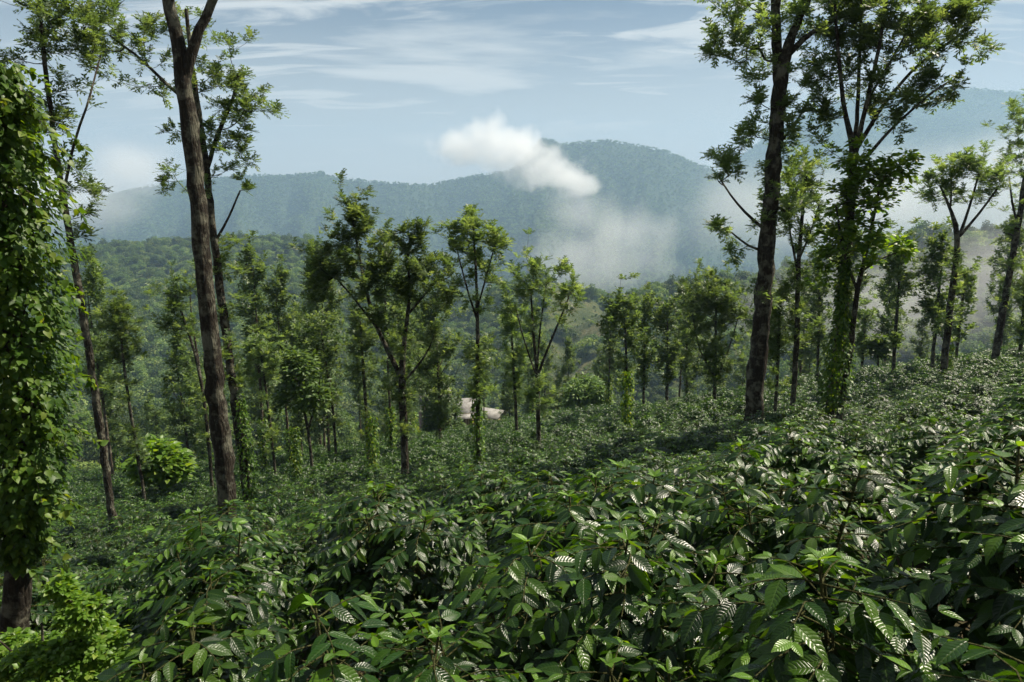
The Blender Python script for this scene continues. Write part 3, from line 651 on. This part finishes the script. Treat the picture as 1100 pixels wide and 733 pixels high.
# leave room for the trunks
tr = [(o.location.x, o.location.y) for o in bpy.data.objects if o.parent is None and o.get('category') == 'tree' and o.location.y < 40]
cells = [c for c in cells if all((c[0] - a)**2 + (c[1] - b)**2 > .10 for a, b in tr)]
cells = [c for c in cells if not (c[0] < -1.9 and c[1] < 5.0) or c[0] > -2.2]
cells = [c for c in cells if not (c[0] < -2.7 and c[1] < 6.3)]
infr = [c for c in cells if abs(c[0]) < .80 * c[1] + 1.0]
outfr = [c for c in cells if c not in set(infr)]
infr.sort(key=lambda c: c[1])
NB = 292
lab_of = lambda x, y: ('dark glossy coffee bush in the closed canopy just beyond the front bushes' if y < 10 else
    'coffee bush in the dense planting below the left trunks' if x < -2 else 'coffee bush in the dense planting on the rising slope to the right' if x > 4 else 'coffee bush in the middle of the field, before the centre oaks')
for x, y in infr[:NB]:
    bush((rc.choice((5, 6)) if y < 6 else rc.randrange(5)), x, y, (rc.uniform(.98, 1.22) if y < 8 else rc.uniform(.82, 1.36)) * (1 - .26 * float(sstep(7, 12, y))), rc.random() * 6.28, lab_of(x, y), szf=1.0 - .24 * float(sstep(4, 10, y)))
rest = infr[NB:] + [c for c in outfr if c[1] < 60]
HAZE_D, SKY_S, SUN_E, EXPO, CLOUD_L = .00022, .05, 5.0, 1.22, 6.7
# ------------------------------------------------------------------ instancing of what nobody could count
def instancer(name, pts, scl, rot, sources, label, cat):
    me = bpy.data.meshes.new(name); pts = np.asarray(pts, np.float32); n = len(pts)
    me.vertices.add(n); me.vertices.foreach_set('co', pts.ravel())
    a = me.attributes.new('scl', 'FLOAT', 'POINT'); a.data.foreach_set('value', np.asarray(scl, np.float32))
    a = me.attributes.new('rotz', 'FLOAT', 'POINT'); a.data.foreach_set('value', np.asarray(rot, np.float32))
    a = me.attributes.new('pick', 'INT', 'POINT'); a.data.foreach_set('value', R.integers(0, len(sources), n).astype(np.int32))
    o = link(name, me); tag(o, label, cat, kind='stuff')
    g = bpy.data.node_groups.new(name + '_nodes', 'GeometryNodeTree')
    g.interface.new_socket('Geometry', in_out='INPUT', socket_type='NodeSocketGeometry'); g.interface.new_socket('Geometry', in_out='OUTPUT', socket_type='NodeSocketGeometry')
    N, L = g.nodes, g.links
    gi, go = N.new('NodeGroupInput'), N.new('NodeGroupOutput'); iop = N.new('GeometryNodeInstanceOnPoints'); g2i = N.new('GeometryNodeGeometryToInstance')
    for s in reversed(sources):
        oi = N.new('GeometryNodeObjectInfo'); oi.transform_space = 'ORIGINAL'; oi.inputs['Object'].default_value = s
        L.new(oi.outputs['Geometry'], g2i.inputs[0])
    def at(nm, ty):
        q = N.new('GeometryNodeInputNamedAttribute'); q.data_type = ty; q.inputs['Name'].default_value = nm; return q.outputs['Attribute']
    cx = N.new('ShaderNodeCombineXYZ'); L.new(at('rotz', 'FLOAT'), cx.inputs['Z'])
    L.new(gi.outputs[0], iop.inputs['Points']); L.new(g2i.outputs[0], iop.inputs['Instance'])
    iop.inputs['Pick Instance'].default_value = True
    L.new(at('pick', 'INT'), iop.inputs['Instance Index']); L.new(cx.outputs[0], iop.inputs['Rotation']); L.new(at('scl', 'FLOAT'), iop.inputs['Scale'])
    L.new(iop.outputs[0], go.inputs[0])
    m = o.modifiers.new('scatter', 'NODES'); m.node_group = g; return o
srcb = {}
for o in bpy.data.objects:
    if o.type == 'MESH' and o.data.name.startswith('coffee_foliage') and o.data.name not in srcb: srcb[o.data.name] = o
rest = np.array(rest); z = T(rest[:, 0], rest[:, 1])
instancer('coffee_field', np.c_[rest, z - .10], R.uniform(.62, .98, len(rest)), R.random(len(rest)) * 6.28, [v_ for k_, v_ in sorted(srcb.items())][:5], 'sunlit carpet of coffee bushes covering the slope between the trees', 'coffee field')
# ------------------------------------------------------------------ forest trees
def forest_crown(seed, lobes, h, w, n, leaf):
    rg = np.random.default_rng(seed); cb, tb = Buf(), Buf()
    tube(tb, [(0, 0, -1.5), (0.1, 0, h * .4), (0, .1, h * .7)], [.22, .16, .06], 6)
    for q in range(lobes):
        a = rg.random() * 6.28; f = rg.random(); c = np.array([math.cos(a) * w * .5 * (1 - f * .6), math.sin(a) * w * .5 * (1 - f * .6), h * (.38 + .48 * f)])
        rad = np.array([w * .36, w * .36, h * .17]) * rg.uniform(.6, 1.15); m = n // lobes
        d = norm(rg.normal(size=(m, 3))); k = rg.random((m, 1))**.3
        pos = c + d * k * rad; dr = norm(d * .8 + rg.normal(size=(m, 3)) * .7 - UP * .2); up = norm(d + UP * .5 + rg.normal(size=(m, 3)) * .5)
        scatter(cb, CLUMP, pos, dr, up, leaf * rg.uniform(.6, 1.3, m), np.clip(rg.random() * .6 + rg.random(m) * .4, 0, 1))
    return tb.mesh('trunk', MAT['bark_far']), cb.mesh('forest_crown', MAT['forest'])
fsrc = []
FP = [(-30, 128), (-52, 140), (12, 132), (30, 126), (-12, 150), (48, 120)]
FL = 'broad crowned forest tree at the near edge of the valley forest'
for i in range(6):
    tm, cm = forest_crown(40 + i, [9, 12, 8, 11, 10, 13][i], [9, 11, 8, 12, 10, 9.5][i], [8, 7, 8.5, 6, 7, 9][i], 1500, [.75, .7, .75, .65, .7, .75][i])
    x, y = FP[i]; o = thing('forest_tree', FL, 'tree', (x, y, float(T(x, y))), 'forest trees at the valley edge')
    link('trunk', tm, o); fsrc.append(link('crown', cm, o))
def spread(y0, y1, amax, spacing):
    n = int(amax * (y1**2 - y0**2) / spacing**2)
    y = np.sqrt(R.random(n) * (y1**2 - y0**2) + y0**2); a = R.uniform(-amax, amax, n); return a * y, y
x, y = spread(96, 262, .95, 4.9); k = ~((np.abs(x + 4) < 13) & (y < 132)) & (y > 98 + 8 * noise2(x * .1, x * 0, 2))
x, y = x[k], y[k]; z = T(x, y)
s = R.uniform(.55, 1.1, len(x))
instancer('valley_forest', np.c_[x, y, z - .5], s, R.random(len(x)) * 6.28, fsrc, 'dense green forest filling the valley below the plantation', 'forest')
x, y = spread(255, 1500, .98, 8.2); a = x / y
clear = (sstep(.035, .06, a) * (1 - sstep(.15, .19, a)) * sstep(300, 360, y) * (1 - sstep(600, 640, y))) * (fbm(x * .02, y * .02, 3, 61) > .36)
s = np.where(clear > .5, R.uniform(.12, .32, len(x)), R.uniform(.6, 1.35, len(x)) * (.85 + .7 * fbm(x * .012, y * .012, 3, 8)))
keep = (clear < .5) | (R.random(len(x)) < .8); x, y, s = x[keep], y[keep], s[keep]; z = T(x, y)
instancer('foothill_forest', np.c_[x, y, z - .6], s, R.random(len(x)) * 6.28, fsrc, 'unbroken forest of rounded crowns covering the foothills', 'forest')
x, y = spread(1500, 4450, .98, 12.5); s = R.uniform(.8, 1.35, len(x)); z = T(x, y)
instancer('mountain_forest', np.c_[x, y, z - 1.5], s, R.random(len(x)) * 6.28, fsrc, 'fine dark forest cover on the distant blue mountains', 'forest')
# ------------------------------------------------------------------ ground sheet, foothills, mountains
def sheet(name, X, Y, mat, label):
    z = T(X, Y); ny, nx = X.shape; b = Buf()
    i = np.arange(ny - 1)[:, None] * nx; j = np.arange(nx - 1)[None]
    q = np.stack([i + j, i + j + 1, i + nx + j + 1, i + nx + j], -1).reshape(-1, 4)
    b.add(np.stack([X, Y, z], -1).reshape(-1, 3), q); o = link(name, b.mesh(name, mat)); tag(o, label, kind='structure'); return o
gx = np.r_[np.linspace(-220, -60, 60), np.linspace(-58, 70, 129), np.linspace(73, 220, 60)]; gy = np.r_[np.linspace(-40, 60, 90), np.linspace(61.5, 150, 60)]
sheet('ground', *np.meshgrid(gx, gy), MAT['soil'], 'sloping ground of the coffee plantation')
aa = np.linspace(-1.35, 1.35, 541); y1 = np.geomspace(149.5, 1700, 170); y2 = np.geomspace(1700, 5200, 150)
A1, Y1 = np.meshgrid(aa, y1); sheet('foothills', A1 * Y1, Y1, MAT['hill'], 'wooded foothills and valley floor')
A2, Y2 = np.meshgrid(aa, y2); sheet('mountains', A2 * Y2, Y2, MAT['mount'], 'blue forested mountain range on the horizon')
# ------------------------------------------------------------------ houses below the field
def boxv(x0, x1, y0, y1, z0, z1):
    v = [(x, y, z) for z in (z0, z1) for y in (y0, y1) for x in (x0, x1)]
    return v, [(0, 2, 3, 1), (4, 5, 7, 6), (0, 1, 5, 4), (2, 6, 7, 3), (0, 4, 6, 2), (1, 3, 7, 5)]
def boxes(name, L, mat, parent):
    b = Buf()
    for q in L: b.add(*boxv(*q))
    return link(name, b.mesh(name, MAT[mat], False), parent)
def house(u, v, Y, w, d, h, rise, rz, roofmat, label, over=.5, veranda=False):
    p = px(u, v, Y); g = float(T(p[0], p[1])); zf = min(p[2], 1e9)
    o = thing('farm_house', label, 'house', (p[0], p[1], zf), 'farm buildings below the coffee slope', rz)
    boxes('plinth', [(-w / 2 - .15, w / 2 + .15, -d / 2 - .15, d / 2 + .15, min(g - zf, 0) - 1.5, 0)], 'tile', o)
    wall = boxes('wall', [(-w / 2, w / 2, -d / 2, d / 2, 0, h)], 'plaster', o)
    b = Buf(); a, c = w / 2 + over, d / 2 + over; t = .12; zl = h - .02 - over * rise / (d / 2)
    for s in (-1, 1):
        v_ = [(-a, s * c, zl), (a, s * c, zl), (a, 0, h + rise), (-a, 0, h + rise)]; v_ += [(x, y, z + t) for x, y, z in v_]
        b.add(v_, [(0, 1, 2, 3), (4, 7, 6, 5), (0, 4, 5, 1), (1, 5, 6, 2), (3, 2, 6, 7), (0, 3, 7, 4)])
    link('roof', b.mesh('roof', MAT[roofmat], False), o)
    b = Buf()
    for sx in (-1, 1): b.add([(sx * w / 2, -d / 2, h), (sx * w / 2, d / 2, h), (sx * w / 2, 0, h + rise - .05), (sx * w / 2, 0, h + rise - .05)], [(0, 1, 2, 3)])
    link('gable', b.mesh('gable', MAT['plaster'], False), o)
    n = max(2, int(w / 2.4)); y = -d / 2
    for k in range(n):
        x = -w / 2 + w * (k + .5) / n
        if k == n // 2:
            boxes('door', [(x - .45, x + .45, y - .06, y + .02, 0, 2.0)], 'wood', o)
        else:
            wn = boxes('window', [(x - .55, x + .55, y - .05, y + .02, .9, 2.0)], 'dark', o)
            boxes('frame', [(x - .62, x - .55, y - .08, y + .01, .85, 2.05), (x + .55, x + .62, y - .08, y + .01, .85, 2.05), (x - .62, x + .62, y - .09, y + .01, 2.05, 2.12), (x - .66, x + .66, y - .12, y + .01, .78, .85), (x - .03, x + .03, y - .075, y - .052, .85, 2.05)], 'wood', wn)
    if veranda:
        boxes('veranda_post', [(x - .08, x + .08, -d / 2 - 1.9, -d / 2 - 1.74, -.6, h - .75) for x in (-w / 2 + .2, 0, w / 2 - .2)], 'wood', o)
        b = Buf(); v_ = [(-w / 2 - .3, -d / 2 - 2.2, h - .78), (w / 2 + .3, -d / 2 - 2.2, h - .78), (w / 2 + .3, -d / 2 - .62, h - .42), (-w / 2 - .3, -d / 2 - .62, h - .42)]; v_ += [(x, y_, z + .08) for x, y_, z in v_]
        b.add(v_, [(0, 1, 2, 3), (4, 7, 6, 5), (0, 4, 5, 1), (1, 5, 6, 2), (3, 2, 6, 7), (0, 3, 7, 4)]); link('veranda_roof', b.mesh('veranda_roof', MAT[roofmat], False), o)
    return o
house(467, 441, 122, 5.0, 5, 2.7, 1.3, .25, 'sheet', 'uppermost small house with pale sheet roof behind the dark round tree')
house(500, 459, 114, 3.6, 4.6, 3.6, 1.5, .15, 'sheet', 'house with broad pale sloping sheet roof right of the dark round tree', veranda=True)
house(529, 464, 106, 3.4, 3.2, 3.1, .7, -.5, 'sheet', 'lowest small cream house with sunlit wall, left of the fan shaped oak')
# ------------------------------------------------------------------ clouds and mist
def cloud(name, label, lobes, dens, nscale, thr, soft, color=(.99, .99, 1), aniso=.2, step=1.0, detail=5):
    """one closed body of overlapping round lobes (centre, radii) whose density fades inside by noise"""
    lo = np.min([np.array(c) - np.array(r) for c, r in lobes], 0); hi = np.max([np.array(c) + np.array(r) for c, r in lobes], 0)
    ctr = (lo + hi) / 2; half = (hi - lo) / 2
    b = Buf(); nu, nv = 32, 16; V = []
    for i in range(nv + 1):
        for j in range(nu):
            th = math.pi * i / nv; ph = 2 * math.pi * j / nu
            d = np.array([math.sin(th) * math.cos(ph), math.sin(th) * math.sin(ph), math.cos(th)])
            d = np.sign(d) * np.abs(d)**.75; V.append(d * half * 1.1)
    q = [(i * nu + j, (i + 1) * nu + j, (i + 1) * nu + (j + 1) % nu, i * nu + (j + 1) % nu) for i in range(nv) for j in range(nu)]
    b.add(V, q)
    m, nt, N, L = newmat(name + '_vapour')
    tc = nd(nt, 'ShaderNodeTexCoord'); best = None
    def M(op, a_, b_=None):
        n = nd(nt, 'ShaderNodeMath', _operation=op)
        for i_, q_ in enumerate((a_, b_)):
            if q_ is None: continue
            if isinstance(q_, (int, float)): n.inputs[i_].default_value = q_
            else: L.new(q_, n.inputs[i_])
        return n.outputs[0]
    def SM(a_, b_):
        n = nd(nt, 'ShaderNodeMath', _operation='SMOOTH_MAX'); L.new(a_, n.inputs[0]); L.new(b_, n.inputs[1]); n.inputs[2].default_value = .35; return n.outputs[0]
    for c, r in lobes:
        mp = nd(nt, 'ShaderNodeMapping', _vector_type='TEXTURE'); mp.inputs['Location'].default_value = [float(q_) for q_ in (np.array(c) - ctr)]; mp.inputs['Scale'].default_value = [float(q_) for q_ in r]
        L.new(tc.outputs['Object'], mp.inputs[0])
        ln = nd(nt, 'ShaderNodeVectorMath', _operation='LENGTH'); L.new(mp.outputs[0], ln.inputs[0])
        f = M('SUBTRACT', 1.0, ln.outputs['Value']); best = f if best is None else SM(best, f)
    no = nd(nt, 'ShaderNodeTexNoise', Scale=nscale, Detail=detail, Roughness=.6); L.new(tc.outputs['Object'], no.inputs['Vector'])
    d = M('ADD', best, M('MULTIPLY', M('SUBTRACT', no.outputs['Fac'], .5), thr))
    mr = nd(nt, 'ShaderNodeMapRange', _interpolation_type='SMOOTHSTEP'); L.new(d, mr.inputs['Value']); mr.inputs['From Min'].default_value = .02; mr.inputs['From Max'].default_value = soft
    mr.inputs['To Max'].default_value = dens
    pv = nd(nt, 'ShaderNodeVolumePrincipled'); pv.inputs['Color'].default_value = (*color, 1); pv.inputs['Anisotropy'].default_value = aniso; pv.inputs['Density Attribute'].default_value = ''
    L.new(mr.outputs[0], pv.inputs['Density'])
    ou = nd(nt, 'ShaderNodeOutputMaterial'); L.new(pv.outputs[0], ou.inputs['Volume'])
    m.cycles.volume_step_rate = step
    o = link(name, b.mesh(name, m), None, ctr); tag(o, label, 'cloud', kind='stuff'); return o
def lob(u, v, Y, ru, rv, rd=None):
    c = px(u, v, Y); k = Y / F; return (c, (ru * k, (rd or ru) * k, rv * k))
cloud('cloud', 'white billowing cloud lying across the mountain ridge', [lob(500,160,1950,40,22,34), lob(530,154,1950,40,32,36), lob(554,162,1950,38,30,38), lob(588,184,1950,42,24,36), lob(620,198,1900,32,20,30)], .014, .015, 2.0, .62, step=.25, aniso=.35, detail=7)
cloud('mist', 'wispy mist hanging below the white cloud on the mountain face', [lob(620,228,1500,56,40,60), lob(665,252,1500,66,44,60), lob(640,280,1500,110,50,90)], .0036, .010, 2.0, 1.0)
cloud('mist', 'pale mist veiling the mountains behind the right-hand trees', [lob(860,230,1600,150,60,110), lob(980,215,1600,170,75,120), lob(1100,200,1600,120,90,100), lob(790,225,1600,60,55,60)], .0028, .006, 1.3, .9)
cloud('mist', 'thin mist drifting over the left end of the mountain ridge', [lob(95,215,1900,75,45,60), lob(140,180,1900,50,40,50), lob(20,200,1900,80,60,60)], .0055, .006, 1.1, .9)
cloud('mist', 'low sunlit mist among the trees beyond the crest on the right', [lob(960,320,250,170,70,120), lob(1090,290,250,130,80,110), lob(850,335,250,90,50,80)], .010, .022, 1.0, 1.0)
# ------------------------------------------------------------------ haze
b = Buf(); b.add(*boxv(-7300, 7300, -60, 5300, -180, 640)); m, nt, N, L = newmat('haze_air')
pv = nd(nt, 'ShaderNodeVolumePrincipled', Density=HAZE_D if 'HAZE_D' in globals() else .00022); pv.inputs['Color'].default_value = (.36, .54, .73, 1); pv.inputs['Anisotropy'].default_value = .15; pv.inputs['Density Attribute'].default_value = ''
ou = nd(nt, 'ShaderNodeOutputMaterial'); L.new(pv.outputs[0], ou.inputs['Volume'])
tag(link('haze', b.mesh('haze', m, False)), 'thin blue haze filling the valley air', kind='stuff')
# ------------------------------------------------------------------ sky, sun, camera
SUN_AZ, SUN_EL = 66.0, 54.0           # degrees to the right of the view, degrees up
w = bpy.data.worlds.new('World'); scene.world = w; w.use_nodes = True; nt = w.node_tree; nt.nodes.clear(); L = nt.links
sky = nd(nt, 'ShaderNodeTexSky', _sky_type='NISHITA'); sky.sun_disc = False; sky.sun_elevation = math.radians(SUN_EL); sky.sun_rotation = math.radians(SUN_AZ)
sky.altitude = 900; sky.air_density = 1.0; sky.dust_density = 1.0; sky.ozone_density = 1.2
tc = nd(nt, 'ShaderNodeTexCoord'); sp = nd(nt, 'ShaderNodeSeparateXYZ'); L.new(tc.outputs['Generated'], sp.inputs[0])
mx = nd(nt, 'ShaderNodeMath', _operation='MAXIMUM'); mx.inputs[1].default_value = 0.0; L.new(sp.outputs['Z'], mx.inputs[0])
ad = nd(nt, 'ShaderNodeMath', _operation='ADD'); ad.inputs[1].default_value = .16; L.new(mx.outputs[0], ad.inputs[0])
dv = nd(nt, 'ShaderNodeVectorMath', _operation='DIVIDE'); cb_ = nd(nt, 'ShaderNodeCombineXYZ')
for k in 'XYZ': L.new(ad.outputs[0], cb_.inputs[k])
L.new(tc.outputs['Generated'], dv.inputs[0]); L.new(cb_.outputs[0], dv.inputs[1])
def cirrus(rot, sc, nsc, dist, lo, hi, amp, loc=(0, 0, 0)):
    mp = nd(nt, 'ShaderNodeMapping'); mp.inputs['Rotation'].default_value = (0, 0, math.radians(rot)); mp.inputs['Scale'].default_value = sc; mp.inputs['Location'].default_value = loc; L.new(dv.outputs[0], mp.inputs[0])
    n = nd(nt, 'ShaderNodeTexNoise', Scale=nsc, Detail=9, Roughness=.58, Distortion=dist); L.new(mp.outputs[0], n.inputs['Vector'])
    r = nd(nt, 'ShaderNodeMapRange', _interpolation_type='SMOOTHSTEP'); L.new(n.outputs['Fac'], r.inputs['Value']); r.inputs['From Min'].default_value = lo; r.inputs['From Max'].default_value = hi; r.inputs['To Max'].default_value = amp
    return r.outputs[0]
c1 = cirrus(28, (.55, 1.7, 1), 1.05, .35, .46, .68, 1.0, (2.3, .6, 0)); c2 = cirrus(38, (.8, 3.6, 1), 1.5, 1.3, .42, .64, 1.0, (.4, 2.1, 0)); c3 = cirrus(20, (.4, .8, 1), .9, .5, .28, .50, 1.0, (5.1, 1.7, 0))
ml = nd(nt, 'ShaderNodeMath', _operation='MULTIPLY'); L.new(c2, ml.inputs[0]); L.new(c3, ml.inputs[1])
mm = nd(nt, 'ShaderNodeMath', _operation='MAXIMUM'); L.new(c1, mm.inputs[0]); L.new(ml.outputs[0], mm.inputs[1])
tint = nd(nt, 'ShaderNodeMix', _data_type='RGBA'); tint.blend_type = 'MULTIPLY'; tint.inputs[0].default_value = 1; L.new(sky.outputs[0], tint.inputs[6]); tint.inputs[7].default_value = (.42, .47, .49, 1)
veil = nd(nt, 'ShaderNodeMapRange', _interpolation_type='SMOOTHSTEP'); L.new(sp.outputs['Z'], veil.inputs['Value']); veil.inputs['From Min'].default_value = .33; veil.inputs['From Max'].default_value = .04; veil.inputs['To Max'].default_value = .95
m2 = nd(nt, 'ShaderNodeMath', _operation='MAXIMUM'); L.new(mm.outputs[0], m2.inputs[0]); L.new(veil.outputs[0], m2.inputs[1]); mm = m2
mc = nd(nt, 'ShaderNodeMix', _data_type='RGBA'); L.new(mm.outputs[0], mc.inputs[0]); L.new(tint.outputs[2], mc.inputs[6]); mc.inputs[7].default_value = (CLOUD_L, CLOUD_L * 1.01, CLOUD_L * 1.0, 1)
bg = nd(nt, 'ShaderNodeBackground', Strength=SKY_S); L.new(mc.outputs[2], bg.inputs[0])
ow = nd(nt, 'ShaderNodeOutputWorld'); L.new(bg.outputs[0], ow.inputs[0])
sun = bpy.data.lights.new('sun', 'SUN'); sun.energy = SUN_E; sun.angle = math.radians(.6); sun.color = (1, .90, .74)
so = bpy.data.objects.new('sun', sun); COL.objects.link(so)
az, el = math.radians(SUN_AZ), math.radians(SUN_EL)
sd = Vector((math.sin(az) * math.cos(el), math.cos(az) * math.cos(el), math.sin(el)))
so.rotation_euler = sd.to_track_quat('Z', 'Y').to_euler()
cam = bpy.data.cameras.new('camera'); cam.sensor_width = 36; cam.lens = 24; cam.clip_start = .05; cam.clip_end = 20000
co = bpy.data.objects.new('camera', cam); COL.objects.link(co); co.rotation_euler = (math.radians(90) - PITCH, 0, 0); scene.camera = co
c = scene.cycles; c.max_bounces = 5; c.diffuse_bounces = 2; c.glossy_bounces = 2; c.transmission_bounces = 3; c.transparent_max_bounces = 8; c.volume_bounces = 3
c.use_denoising = True; c.use_adaptive_sampling = True; c.adaptive_threshold = .02; c.sample_clamp_indirect = 4
try: c.denoiser = 'OPENIMAGEDENOISE'
except Exception: pass
scene.view_settings.view_transform = 'Standard'; scene.view_settings.look = 'None'; scene.view_settings.gamma = 1; scene.view_settings.use_curve_mapping = False
scene.view_settings.exposure = EXPO
print('bushes', cnt, 'field', len(rest), 'objects', len(bpy.data.objects))
